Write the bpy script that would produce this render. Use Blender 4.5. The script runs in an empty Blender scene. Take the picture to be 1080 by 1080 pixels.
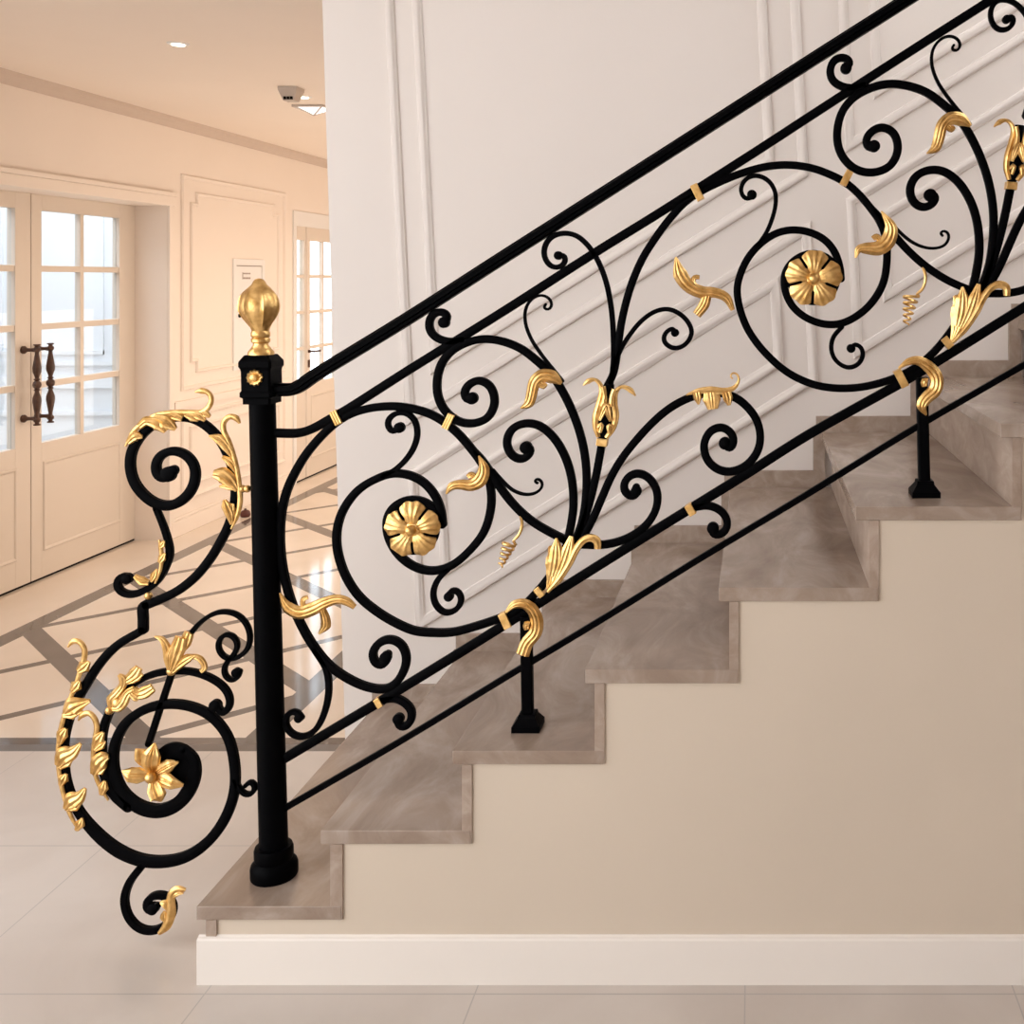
import bpy, bmesh, math, random
from mathutils import Vector, Matrix
random.seed(4)
S = bpy.context.scene
COL = S.collection

WS, FILL = 4.2, 66.0                  # daylight and added corridor fill
BACKWIN = (-3.5, -2.3, .2, 3.5)       # x0, x1, z0, z1 of the window behind the camera
LEFTWIN = (-2.6, 2.45, .3, 3.5)       # y0, y1, z0, z1 of the window on the left
SKY = (.9, 4.2, 2.6, 3.69)            # rooflight over the stairs
SIDE_OPENING = (2.6, 3.66, 1.9, 3.7)       # y0, y1, z0, z1 of an unseen opening added to brighten the stair wall
# ---------------------------------------------------------------- camera
F, CU, CV, CH = 1150.0, 795.0, 295.0, 1.613
YR = 2.63            # railing plane
YF = 2.50            # stair side face
YB = 3.73            # wall behind the stair
XW = -3.63           # corridor left wall
XD = -3.83           # recessed door plane
ZC = 2.62            # corridor ceiling
cam_d = bpy.data.cameras.new('camera')
cam = bpy.data.objects.new('camera', cam_d); COL.objects.link(cam)
cam.location = (0, 0, CH); cam.rotation_euler = (math.pi/2, 0, 0)
cam_d.sensor_width = 36; cam_d.lens = 36*F/1080
cam_d.shift_x = -(CU-540)/1080; cam_d.shift_y = -(540-CV)/1080
cam_d.clip_start = .05
S.camera = cam

def U(u, v, Y):                      # a measured point at depth Y
    return Vector(((u-CU)/F*Y, Y, CH-(v-CV)/F*Y))
K = YR/F                             # metres per measured unit on the railing plane
def R(u, v, dy=0.0):                 # point of the railing plane, dy towards the back
    p = U(u, v, YR); p.y += dy; return p

# ---------------------------------------------------------------- materials
def new_mat(name):
    m = bpy.data.materials.new(name); m.use_nodes = True
    nt = m.node_tree; b = nt.nodes['Principled BSDF']
    return m, nt, b
def paint(name, col, rough=.55, spec=.4, bump=0.0, var=0.0, scale=6.0):
    m, nt, b = new_mat(name)
    b.inputs['Roughness'].default_value = rough
    b.inputs['Specular IOR Level'].default_value = spec
    tc = nt.nodes.new('ShaderNodeTexCoord')
    n = nt.nodes.new('ShaderNodeTexNoise'); n.inputs['Scale'].default_value = scale
    n.inputs['Detail'].default_value = 4
    nt.links.new(tc.outputs['Object'], n.inputs['Vector'])
    r = nt.nodes.new('ShaderNodeValToRGB')
    r.color_ramp.elements[0].position = .3; r.color_ramp.elements[1].position = .7
    r.color_ramp.elements[0].color = (*[c*(1-var) for c in col], 1)
    r.color_ramp.elements[1].color = (*[min(1, c*(1+var)) for c in col], 1)
    nt.links.new(n.outputs['Fac'], r.inputs['Fac'])
    nt.links.new(r.outputs['Color'], b.inputs['Base Color'])
    if bump:
        bp = nt.nodes.new('ShaderNodeBump'); bp.inputs['Strength'].default_value = bump
        bp.inputs['Distance'].default_value = .002
        n2 = nt.nodes.new('ShaderNodeTexNoise'); n2.inputs['Scale'].default_value = 90
        nt.links.new(tc.outputs['Object'], n2.inputs['Vector'])
        nt.links.new(n2.outputs['Fac'], bp.inputs['Height'])
        nt.links.new(bp.outputs['Normal'], b.inputs['Normal'])
    return m
M = {}
M['iron'] = paint('black_iron', (.001, .001, .0015), .5, .03, .15, .1, 30)
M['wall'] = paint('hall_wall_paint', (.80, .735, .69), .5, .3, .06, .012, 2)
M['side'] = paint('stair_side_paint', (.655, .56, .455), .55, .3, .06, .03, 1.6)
M['base'] = paint('baseboard_paint', (.86, .80, .74), .45, .4, .04, .02, 3)
M['corr'] = paint('corridor_paint', (.90, .805, .72), .55, .3, .03, .01, 2)
M['ceil'] = paint('ceiling_paint', (.94, .84, .745), .7, .2, 0, .015, 1.2)
M['door'] = paint('door_paint', (.755, .665, .575), .4, .4, .02, .01, 3)
M['room'] = paint('far_room_paint', (.80, .83, .87), .6, .3, 0, .01, 2)
M['wood'] = paint('dark_turned_wood', (.075, .032, .018), .35, .5, .1, .3, 40)
M['dark'] = paint('dark_gap', (.01, .008, .007), .8, .1)
M['red'] = paint('dark_red_rubber', (.09, .02, .015), .4, .4)
M['grey'] = paint('sensor_plastic', (.55, .47, .41), .5, .4)
M['white'] = paint('white_trim', (.86, .84, .82), .4, .4)
M['panel'] = paint('dark_bounce_wall', (.30, .22, .16), .5, .3, .05, .1, 3)  # unseen hall wall, made dark to cut bounce onto the stair side
M['gap_shade'] = paint('gap_shade_paint', (.65, .54, .46), .6, .3, 0, .01, 2)  # shade under the ceiling edge put into the colour
M['ink'] = paint('printed_mark', (.35, .28, .24), .7, .2)
def gold():
    m, nt, b = new_mat('gilded_metal')
    b.inputs['Metallic'].default_value = 1.0
    tc = nt.nodes.new('ShaderNodeTexCoord')
    n = nt.nodes.new('ShaderNodeTexNoise'); n.inputs['Scale'].default_value = 55; n.inputs['Detail'].default_value = 5
    nt.links.new(tc.outputs['Object'], n.inputs['Vector'])
    r = nt.nodes.new('ShaderNodeValToRGB')
    r.color_ramp.elements[0].position = .3; r.color_ramp.elements[1].position = .65
    r.color_ramp.elements[0].color = (.60, .345, .105, 1)
    r.color_ramp.elements[1].color = (.88, .59, .24, 1)
    nt.links.new(n.outputs['Fac'], r.inputs['Fac']); nt.links.new(r.outputs['Color'], b.inputs['Base Color'])
    mr = nt.nodes.new('ShaderNodeMapRange'); mr.inputs['To Min'].default_value = .22; mr.inputs['To Max'].default_value = .45
    nt.links.new(n.outputs['Fac'], mr.inputs['Value']); nt.links.new(mr.outputs['Result'], b.inputs['Roughness'])
    bp = nt.nodes.new('ShaderNodeBump'); bp.inputs['Strength'].default_value = .35; bp.inputs['Distance'].default_value = .0015
    n2 = nt.nodes.new('ShaderNodeTexNoise'); n2.inputs['Scale'].default_value = 160
    nt.links.new(tc.outputs['Object'], n2.inputs['Vector'])
    nt.links.new(n2.outputs['Fac'], bp.inputs['Height']); nt.links.new(bp.outputs['Normal'], b.inputs['Normal'])
    return m
M['gold'] = gold()
def marble(name, c0, c1, c2, rough, scale):
    m, nt, b = new_mat(name)
    b.inputs['Roughness'].default_value = rough
    b.inputs['Specular IOR Level'].default_value = .5
    tc = nt.nodes.new('ShaderNodeTexCoord')
    mp = nt.nodes.new('ShaderNodeMapping'); mp.inputs['Scale'].default_value = (1.2, .5, 1.2)
    nt.links.new(tc.outputs['Object'], mp.inputs['Vector'])
    n = nt.nodes.new('ShaderNodeTexNoise'); n.inputs['Scale'].default_value = scale
    n.inputs['Detail'].default_value = 9; n.inputs['Roughness'].default_value = .62; n.inputs['Distortion'].default_value = .9
    nt.links.new(mp.outputs['Vector'], n.inputs['Vector'])
    r = nt.nodes.new('ShaderNodeValToRGB')
    e = r.color_ramp.elements
    e[0].position = .3; e[1].position = .72; e[0].color = (*c0, 1); e[1].color = (*c2, 1)
    k = e.new(.5); k.color = (*c1, 1)
    nt.links.new(n.outputs['Fac'], r.inputs['Fac']); nt.links.new(r.outputs['Color'], b.inputs['Base Color'])
    return m
M['tread'] = marble('brown_marble', (.255, .18, .135), (.335, .255, .20), (.46, .38, .325), .24, 5.5)
M['edge'] = marble('sawn_marble_edge', (.305, .22, .165), (.375, .285, .225), (.465, .375, .31), .6, 14)
def emis(name, col, st):
    m = bpy.data.materials.new(name); m.use_nodes = True
    nt = m.node_tree; nt.nodes.clear()
    e = nt.nodes.new('ShaderNodeEmission'); o = nt.nodes.new('ShaderNodeOutputMaterial')
    e.inputs['Color'].default_value = (*col, 1); e.inputs['Strength'].default_value = st
    nt.links.new(e.outputs[0], o.inputs['Surface']); return m
M['bulb'] = emis('lamp_glow', (1, .86, .66), 9)
def glass():
    m, nt, b = new_mat('clear_glass')
    b.inputs['Base Color'].default_value = (.93, .97, 1, 1); b.inputs['Roughness'].default_value = 0
    t = nt.nodes.new('ShaderNodeBsdfTransparent'); t.inputs['Color'].default_value = (.93, .97, 1, 1)
    g = nt.nodes.new('ShaderNodeBsdfGlossy'); g.inputs['Roughness'].default_value = .02
    mx = nt.nodes.new('ShaderNodeMixShader'); fr = nt.nodes.new('ShaderNodeValue'); fr.outputs[0].default_value = .05
    nt.links.new(fr.outputs[0], mx.inputs[0]); nt.links.new(t.outputs[0], mx.inputs[1]); nt.links.new(g.outputs[0], mx.inputs[2])
    nt.links.new(mx.outputs[0], nt.nodes['Material Output'].inputs['Surface'])
    return m
M['glass'] = glass()

def floor_mat():
    m, nt, b = new_mat('polished_marble_floor')
    L = nt.links
    def val(v):
        n = nt.nodes.new('ShaderNodeValue'); n.outputs[0].default_value = v; return n.outputs[0]
    def mth(op, a, c=None, d=None):
        n = nt.nodes.new('ShaderNodeMath'); n.operation = op
        for i, x in enumerate((a, c, d)):
            if x is None: continue
            if isinstance(x, (int, float)): n.inputs[i].default_value = x
            else: L.new(x, n.inputs[i])
        return n.outputs[0]
    tc = nt.nodes.new('ShaderNodeTexCoord'); sp = nt.nodes.new('ShaderNodeSeparateXYZ')
    L.new(tc.outputs['Object'], sp.inputs[0]); X, Y = sp.outputs['X'], sp.outputs['Y']
    def band(c, ctr, half): return mth('LESS_THAN', mth('ABSOLUTE', mth('SUBTRACT', c, ctr)), half)
    def rep(c, off, per, half):      # stripes at off + k*per
        q = mth('SUBTRACT', mth('FLOORED_MODULO', mth('ADD', mth('SUBTRACT', c, off), per/2), per), per/2)
        return mth('LESS_THAN', mth('ABSOLUTE', q), half)
    X1, X2 = -3.36, -1.74
    inx = mth('MULTIPLY', mth('GREATER_THAN', X, X1), mth('LESS_THAN', X, X2))
    iny = mth('GREATER_THAN', Y, 3.785)
    thick = rep(mth('ADD', X, Y), 1.69, .848, .062)
    thin = rep(mth('SUBTRACT', X, Y), -5.985, .80, .038)
    pat = mth('MULTIPLY', mth('MULTIPLY', inx, iny), mth('MAXIMUM', thick, thin))
    bord = mth('MULTIPLY', iny, mth('MAXIMUM', band(X, X1, .05), band(X, X2, .05)))
    thr = mth('MULTIPLY', band(Y, 3.785, .055), mth('LESS_THAN', X, -1.40))
    dark = mth('MAXIMUM', mth('MAXIMUM', pat, bord), thr)
    joint = mth('MULTIPLY', mth('LESS_THAN', Y, 3.73),
                mth('MAXIMUM', rep(X, -1.85, .61, .0016), rep(Y, 3.107, .645, .0022)))
    n = nt.nodes.new('ShaderNodeTexNoise'); n.inputs['Scale'].default_value = 2.2; n.inputs['Detail'].default_value = 8
    n.inputs['Distortion'].default_value = .8
    L.new(tc.outputs['Object'], n.inputs['Vector'])
    def ramp(a, c):
        r = nt.nodes.new('ShaderNodeValToRGB'); r.color_ramp.elements[0].position = .3; r.color_ramp.elements[1].position = .7
        r.color_ramp.elements[0].color = (*a, 1); r.color_ramp.elements[1].color = (*c, 1)
        L.new(n.outputs['Fac'], r.inputs['Fac']); return r.outputs['Color']
    front = ramp((.545, .48, .43), (.63, .57, .52)); back = ramp((.74, .645, .555), (.80, .70, .61)); dk = ramp((.11, .095, .09), (.15, .13, .12))
    def mix(f, a, c):
        x = nt.nodes.new('ShaderNodeMix'); x.data_type = 'RGBA'
        L.new(f, x.inputs['Factor']); L.new(a, x.inputs['A']); L.new(c, x.inputs['B']); return x.outputs['Result']
    c = mix(iny, front, back)
    jc = nt.nodes.new('ShaderNodeRGB'); jc.outputs[0].default_value = (.44, .40, .37, 1)
    c = mix(joint, c, jc.outputs[0])
    c = mix(dark, c, dk)
    L.new(c, b.inputs['Base Color'])
    L.new(mth('ADD', mth('MULTIPLY', iny, -.19), .28), b.inputs['Roughness'])
    b.inputs['Specular IOR Level'].default_value = .45
    return m
M['floor'] = floor_mat()

# ---------------------------------------------------------------- mesh helpers
def link(name, bm, mat, parent=None, smooth=False, bevel=0.0):
    me = bpy.data.meshes.new(name)
    bmesh.ops.recalc_face_normals(bm, faces=bm.faces)
    bm.to_mesh(me); bm.free()
    me.materials.append(M[mat] if isinstance(mat, str) else mat)
    if smooth:
        for p in me.polygons: p.use_smooth = True
        try: me.set_sharp_from_angle(angle=math.radians(42))
        except Exception: pass
    o = bpy.data.objects.new(name, me); COL.objects.link(o)
    if parent is not None: o.parent = parent
    if bevel:
        md = o.modifiers.new('bevel', 'BEVEL'); md.width = bevel; md.segments = 2; md.limit_method = 'ANGLE'
    return o
def empty(name, loc=(0, 0, 0)):
    o = bpy.data.objects.new(name, None); COL.objects.link(o); o.empty_display_size = .1
    o['base'] = 1; del o['base']
    return o
def tag(o, label=None, cat=None, group=None, kind=None):
    if label: o['label'] = label
    if cat: o['category'] = cat
    if group: o['group'] = group
    if kind: o['kind'] = kind
    return o
def box(bm, x0, x1, y0, y1, z0, z1):
    vs = [bm.verts.new((x, y, z)) for x in (x0, x1) for y in (y0, y1) for z in (z0, z1)]
    for q in ((0,1,3,2), (4,6,7,5), (0,4,5,1), (2,3,7,6), (0,2,6,4), (1,5,7,3)):
        bm.faces.new([vs[i] for i in q])
    return vs
def BM(): return bmesh.new()
def boxobj(name, mat, dims, parent=None, bevel=0.0):
    bm = BM(); box(bm, *dims); return link(name, bm, mat, parent, bevel=bevel)
def prism_y(bm, poly, y0, y1):       # polygon in XZ extruded along Y
    a = [bm.verts.new((x, y0, z)) for x, z in poly]; b = [bm.verts.new((x, y1, z)) for x, z in poly]
    bm.faces.new(a); bm.faces.new(b[::-1])
    n = len(poly)
    for i in range(n): bm.faces.new((a[i], b[i], b[(i+1) % n], a[(i+1) % n]))
def lathe(bm, prof, centre, n=32, flute=None, axis='z'):
    rings = []
    for r, h in prof:
        ring = []
        for i in range(n):
            a = 2*math.pi*i/n
            rr = r*(flute(a, h) if flute else 1)
            if axis == 'z': p = Vector((rr*math.cos(a), rr*math.sin(a), h))
            elif axis == 'y': p = Vector((rr*math.cos(a), h, rr*math.sin(a)))
            else: p = Vector((h, rr*math.cos(a), rr*math.sin(a)))
            ring.append(bm.verts.new(Vector(centre)+p))
        rings.append(ring)
    for a, b in zip(rings, rings[1:]):
        for i in range(n): bm.faces.new((a[i], a[(i+1) % n], b[(i+1) % n], b[i]))
    bm.faces.new(rings[0][::-1]); bm.faces.new(rings[-1])
def ball(bm, c, r, squash=(1, 1, 1), seg=16):
    mat = Matrix.Translation(c) @ Matrix.Diagonal((*[r*s for s in squash], 1))
    bmesh.ops.create_uvsphere(bm, u_segments=seg, v_segments=seg//2, radius=1, matrix=mat)

# ---- curves in the railing plane
def catmull(pts, ws, step=2.2):
    n = len(pts); out, wo = [], []
    P = [Vector(p) for p in pts]
    ext = [P[0]*2-P[1]] + P + [P[-1]*2-P[-2]]
    for i in range(n-1):
        p0, p1, p2, p3 = ext[i:i+4]
        d = [max(1e-4, (a-b).length)**.5 for a, b in ((p1, p0), (p2, p1), (p3, p2))]
        t0 = 0; t1 = d[0]; t2 = t1+d[1]; t3 = t2+d[2]
        m = max(2, int((p2-p1).length/step))
        for k in range(m):
            t = t1+(t2-t1)*k/m
            A1 = p0*((t1-t)/(t1-t0))+p1*((t-t0)/(t1-t0)); A2 = p1*((t2-t)/(t2-t1))+p2*((t-t1)/(t2-t1)); A3 = p2*((t3-t)/(t3-t2))+p3*((t-t2)/(t3-t2))
            B1 = A1*((t2-t)/(t2-t0))+A2*((t-t0)/(t2-t0)); B2 = A2*((t3-t)/(t3-t1))+A3*((t-t1)/(t3-t1))
            out.append(B1*((t2-t)/(t2-t1))+B2*((t-t1)/(t2-t1)))
            wo.append(ws[i]+(ws[i+1]-ws[i])*k/m)
    out.append(P[-1]); wo.append(ws[-1])
    return out, wo
def smooth_line(pts, it):
    p = [q.copy() for q in pts]
    for _ in range(it):
        q = [p[0]]+[(p[i-1]+p[i]*2+p[i+1])/4 for i in range(1, len(p)-1)]+[p[-1]]
        # push back to avoid shrinking tight curls
        lap = [Vector((0, 0))]+[(p[i]-q[i])*.0 for i in range(1, len(p)-1)]+[Vector((0, 0))]
        p = [a+b for a, b in zip(q, lap)]
    return p
def widths(w, n):
    if isinstance(w, (int, float)): return [float(w)]*n
    if len(w) == n: return [float(x) for x in w]
    out = []
    for i in range(n):
        t = i/(n-1)*(len(w)-1); k = min(int(t), len(w)-2); out.append(w[k]+(w[k+1]-w[k])*(t-k))
    return out
def normals(pts):
    ns = []
    for i in range(len(pts)):
        a = pts[max(0, i-1)]; b = pts[min(len(pts)-1, i+1)]
        t = (b-a); t = t.normalized() if t.length > 1e-6 else Vector((1, 0))
        ns.append(Vector((-t.y, t.x)))
    return ns
THIN = .2
def bar(bm, pts, w=8.3, depth=.016, dy=0.0, eye=None, it=5, cap=True, thin=THIN):
    ws = widths(w, len(pts))
    p, ws = catmull(pts, ws); p = smooth_line(p, it); ns = normals(p)
    rings = []
    c = .28
    for q, n, wd in zip(p, ns, ws):
        h = max(.8, wd-thin)/2; d = depth/2 if wd > 4 else min(depth/2, .005)
        prof = [(-h, -d*(1-c)), (-h*(1-c), -d), (h*(1-c), -d), (h, -d*(1-c)), (h, d*(1-c)), (h*(1-c), d), (-h*(1-c), d), (-h, d*(1-c))]
        rings.append([bm.verts.new(R(q.x+n.x*a, q.y+n.y*a, dy+b)) for a, b in prof])
    for a, b in zip(rings, rings[1:]):
        for i in range(8): bm.faces.new((a[i], a[(i+1) % 8], b[(i+1) % 8], b[i]))
    bm.faces.new(rings[0][::-1]); bm.faces.new(rings[-1])
    if cap:
        for q, wd in ((p[0], ws[0]), (p[-1], ws[-1])):
            disc(bm, q.x, q.y, max(.8, wd-thin)/2, depth if wd > 4 else .01, dy)
    if eye: disc(bm, eye[0], eye[1], eye[2], depth*1.15, dy)
def disc(bm, u, v, r, depth, dy=0.0, n=20):
    c = R(u, v, dy); rr = r*K; d = depth/2
    lathe(bm, [(rr*.72, -d), (rr, -d*.72), (rr, d*.72), (rr*.72, d)], c, n, axis='y')
def ribbon(bm, pts, w, dy=-.010, rel=.30, ridges=3, it=3, lift=None):
    """gilded leaf strip with a grooved, rounded face; dy = plane of its back"""
    ws = [x*1.2 if x > 2.6 else x for x in widths(w, len(pts))]; lf = widths(lift if lift else 0.0, len(pts))
    p, wo = catmull(pts, ws, 1.6); _, lo = catmull(pts, lf, 1.6)
    p = smooth_line(p, it); ns = normals(p); rings = []
    N = 12
    for q, n, wd, l in zip(p, ns, wo, lo):
        h = wd/2; ring = []
        for i in range(N+1):
            t = -1+2*i/N
            z = rel*wd*K*(max(0, 1-t*t)**.5)*(.80+.20*math.cos(ridges*math.pi*t)) + .0012
            ring.append(bm.verts.new(R(q.x+n.x*h*t, q.y+n.y*h*t, dy-l-z)))
        ring.append(bm.verts.new(R(q.x+n.x*h*.9, q.y+n.y*h*.9, dy-l+.0015)))
        ring.append(bm.verts.new(R(q.x-n.x*h*.9, q.y-n.y*h*.9, dy-l+.0015)))
        rings.append(ring)
    m = N+3
    for a, b in zip(rings, rings[1:]):
        for i in range(m): bm.faces.new((a[i], a[(i+1) % m], b[(i+1) % m], b[i]))
    bm.faces.new(rings[0][::-1]); bm.faces.new(rings[-1])

# ================================================================ THE RAILING
rail = tag(empty('stair_railing'), 'black wrought-iron stair railing with gilded leaves, flowers and scrolls, newel post at foot', 'railing')
def part(name, bm, mat, parent=rail, label=None, smooth=True):
    o = link(name, bm, mat, parent, smooth)
    if label: o['label'] = label
    return o
def scroll(pts, w=8.3, eye=None, **k):
    bm = BM(); bar(bm, pts, w, eye=eye, **k); return part('scroll_bar', bm, 'iron')

# second repeat of the motif: affine least squares from measured pairs
PAIRS = [((437,557),(858,294)), ((474,443),(893,187)), ((533,654),(950,399)), ((557,770),(975,521)), ((597,590),(1024,327)),
         ((473,630),(898,368)), ((499,421),(922,159)), ((468,340),(886,70)), ((575,323),(1010,50)), ((554,472),(976,208)),
         ((605,533),(1034,260)), ((619,495),(1047,226)), ((570,311),(1003,38))]
def lsq(idx):
    A = [[0.0]*3 for _ in range(3)]; b = [0.0]*3
    for (x, y), q in PAIRS:
        r = (x-540, y-500, 1.0)
        for i in range(3):
            b[i] += r[i]*q[idx]
            for j in range(3): A[i][j] += r[i]*r[j]
    return Matrix(A).inverted() @ Vector(b)
AX, AY = lsq(0), lsq(1)
def T(pts):
    return [(AX[0]*(x-540)+AX[1]*(y-500)+AX[2], AY[0]*(x-540)+AY[1]*(y-500)+AY[2]) for x, y in pts]

# --- rails
def rail_bar(name, pts, w, depth, it=2):
    bm = BM(); bar(bm, pts, w, depth=depth, it=it); return part(name, bm, 'iron')
# moulded handrail: flat bar plus a raised half-round cap
bm = BM()
HR = [(288,410.5),(309,410.5),(318,406),(330,397.5),(430,336),(540,265.5),(690,170),(860,61),(956,0),(1100,-92)]
bar(bm, HR, 13.5, depth=.030, it=3)
bar(bm, [(x-.6, y-1.2) for x, y in HR], 7.5, depth=.042, it=3)
part('handrail', bm, 'iron')
rail_bar('upper_rail', [(286,456.5),(316,456.5),(330,452),(348,442),(364,433),(430,391),(530,329),(630,265),(690,228),(797,160),(860,119),(962,53),(1039,4),(1140,-60)], 9.5, .016, 3)
rail_bar('lower_rail', [(298,801),(397,742),(492,684),(528,661.5),(597,618),(660,578.5),(727,537),(787,500),(850,460),(950,404),(983,384.5),(1080,324),(1200,249)], 10, .016, 8)
rail_bar('bottom_rail', [(300,852.5),(425,780),(547,706),(640,650),(740,588),(850,522),(964,452),(1078,386),(1200,315)], 6.6, .014, 8)

# --- scrolls of the first bay
R1 = [(409,690),(408,697),(403,702),(397,700),(393,689),(401,677),(413,674),(424,680),(429,695),(422,715),(409,726),(390,725),(370,717),(348,702),(330,680),(315,653),(305,627),(299,602),(296,577),(296,553),(298.5,533),(304,514),(312,497),(323,479),(338,461),(353,447),(368,437.5),(390,430.5),(417,428.5),(440,432),(457,438),(470,446),(484,458),(497,473),(508,488),(515,502),(518,517),(518,535),(511,560),(495,581),(476,596.5),(457,602),(437,597.5),(419,583),(409,563),(409,545),(417,533),(432,527),(447,529),(458,537),(466,549)]
scroll(R1, 8.6, eye=(407,693,6.0))
G1 = [(592,588),(578,610),(562,629),(546,644),(527,652),(503,660),(478,666.5),(455,667),(437,665),(418,657),(398,645),(379,629),(365,608),(357,585),(355,566),(358,548),(366,531),(380,515),(397,505),(413,499.5),(430,500.5),(446,508),(458,521),(465,537),(467,553)]
scroll(G1, 8.6)
PQ = [(499,420),(494,423),(489.5,416),(493,407),(505,401),(517,407),(522,424),(515,440),(500,446.5),(484,444.5),(471,435),(463,421),(461,403),(465.5,384),(476,370.5),(492,361.5),(510,357.5),(530,360),(550,368),(568,382),(581,394),(593,412),(605,437),(614,465),(618.5,495),(618,525),(614,550),(606,572),(597,590)]
H1 = [(468,340),(473,336),(470,330),(462,328.5),(455,333),(452.5,343),(455.5,352),(464,358),(476,360.5),(488,358)]
T1 = [(575.5,321),(572.5,323.5),(575.5,327.5),(581,326.5),(583,321),(579,314),(570,311),(561,315),(554.5,325),(554,340),(560,357),(570,372.5),(582,388),(593,402)]
U1 = [(590,269),(595,268.5),(597,275),(592,281.5),(582,281.5),(575,273),(574,262),(580,251),(593,246),(607,248),(618,256.5),(628,270),(637,290),(642.5,311),(646,337),(647,358),(647,382),(644,406)]
R2 = [(640,408),(647,394),(651,372),(655,343),(660,320),(667,297),(678,272),(692,250),(707,230),(723,213),(739,202),(757,193),(780,183.5),(807,176),(832,174),(857,177.5),(875,184),(890,191.5),(904,203),(917,218),(927.5,233),(934,250),(935.5,270),(932,297),(922,316),(907,331),(888,341),(870,342),(850,335),(835,322),(827.5,304),(828,288),(837,275),(853,267.5),(869,270),(880,279),(886,290)]
G2 = [(1019,324),(1006,345),(988,368),(968,386),(950,396),(933,402.5),(910,408),(884,409.5),(858,405.5),(831,393),(806,371),(788,346),(779,320),(777.5,303),(782,286),(791,269),(807,253),(823,244.5),(840,242.5),(857,246),(871,254),(881,267),(886,283),(887,294)]
V1 = [(421,452),(415,456),(409.5,451),(409,443),(417,436),(427,435),(436.5,441.5),(440.5,455),(437.5,470),(428,485),(416,496),(404,502)]
V2 = [(793,208),(788,211),(782.5,206),(781.5,197),(788,187.5),(798,185),(810,190),(817.5,202),(818,216),(814,232),(808,246),(799,259)]
W1 = [(473,629),(475,622.5),(483,623),(487,632),(482,642.5),(470,646.5),(459.5,637.5),(457,624),(462,611),(472,601)]
W2 = [(898,368),(899.5,362.5),(907,364.5),(910.5,373),(906,383.5),(895,388),(881.5,380.5),(876.5,368),(879,355),(888,345)]
X1 = [(498,471),(509,485),(520,502),(533,521.5),(547,537.5),(563,551),(580,561),(596,569)]
X2 = [(919,217),(930,231),(943,248),(959.5,266),(978,282),(1000,296),(1024,306.5)]
Y1 = [(567,509.5),(563.5,509),(564,504.5),(569,504.5),(573,509),(571,516),(564,520.5),(553,521.5),(540,516.5),(528,505),(520,496)]
Y2 = [(994,248.5),(991,247),(993,242.5),(999,243.5),(1001.5,250),(998,257.5),(990,261.5),(977,261.5),(962,255.5),(948,244),(938,233)]
Z1 = [(556,471),(560.5,472.5),(558,480.5),(549,484.5),(539,479),(534.5,466),(540,452.5),(553,446.5),(567,448),(582,459),(595,479),(602.5,502),(605,530),(602.5,552),(597,577)]
A1 = [(634.5,470),(630,495),(625,518),(619,540),(610,565),(601,584)]
B1 = [(765,468),(769,474),(774,468),(772.5,458),(762,450.5),(750,454),(742.5,468),(745.5,484),(757,495),(771,497.5),(787,491),(799,476),(802,460),(798.5,444),(790,431),(777,420),(763,415),(745,414.5),(727,419.5),(707,430),(690,444),(673,462),(657,482),(645,502),(634,527),(624,550),(606,582)]
C1 = [(671,514),(673,519),(668,524),(661,521),(657.5,512.5),(662.5,503),(673,499),(685,504.5),(693,518),(692.5,535),(684,551),(670,563),(653,571),(635,574.5),(612,574)]
D0 = [(421,757),(418.5,763),(426,767),(433,761),(434.5,750),(427.5,741),(416,736),(402,738)]
D1 = [(752,557),(750,562.5),(758,564.5),(766.5,558),(767,547.5),(759,537.5),(747,533),(731,535)]
scroll(PQ, 8.6, eye=(498,420,6.4)); scroll(H1, 8.3, eye=(468.5,340,6))
scroll(T1, [3.0,3.0,3.4,4.2]); scroll(U1, 5.6, eye=(589,269.5,4.6)); scroll(V1, 5.8, eye=(421.5,451,5.6)); scroll(W1, 6.0, eye=(473.5,629,5))
scroll(X1, [3.5,7,8.4,8.4,8.4,8.4,8.4,8.4]); scroll(Y1, [2.6,3.0,4.0]); scroll(Z1, 8.6, eye=(555,472,6.6)); scroll(A1, 8.4)
scroll(B1, 8.6, eye=(764.5,467.5,6.5)); scroll(C1, 8.4, eye=(671,518,5.8)); scroll(D0, 8.2, eye=(420.5,758,5.8)); scroll(D1, 8.2, eye=(752,557,6.4))
scroll([(318,757),(312,749.5),(304,752),(301,762),(307,773),(320,777),(333,769.5),(342.5,751),(347,727),(344,704),(333,686)], [6.2,6.2,6.2,7], eye=(315.5,757,4.6))
scroll([(711,352),(712,346),(703,349),(699.5,359),(710,367.5),(723,363.5),(730,350),(722,335),(706,326),(693,327.5),(678,337),(665,352),(655,368),(648,386),(645,402)], 5.0, eye=(712,351,4.2))
# --- scrolls of the second bay
scroll(R2, 8.0); scroll(G2, 8.0); scroll(V2, 4.8, eye=(793,205.5,5.2)); scroll(W2, 4.8, eye=(897.5,367.5,4.6)); scroll(X2, [3.5,7,8.2,8.2,8.2,8.2,8.2]); scroll(Y2, [2.8,3.0,4.0])
scroll(T(PQ), 8.6, eye=(*T([(498,420)])[0],6.4)); scroll(T(H1), 8.3, eye=(*T([(468.5,340)])[0],6)); scroll(T(T1), [3.0,3.0,3.4,4.2])
scroll(T(Z1), 8.8, eye=(*T([(555,472)])[0],6.8)); scroll(T(A1), 8.6); scroll(T(B1), 8.6); scroll(T(C1), 8.4)
scroll([(1061,21),(1067,16),(1069.5,23),(1063,31),(1052,31),(1045,21),(1045.5,8),(1053,0),(1066,1),(1078,10),(1087,26),(1092,50),(1092,80),(1088,118)], 5.2, eye=(1061.5,20.5,4.4))
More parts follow.
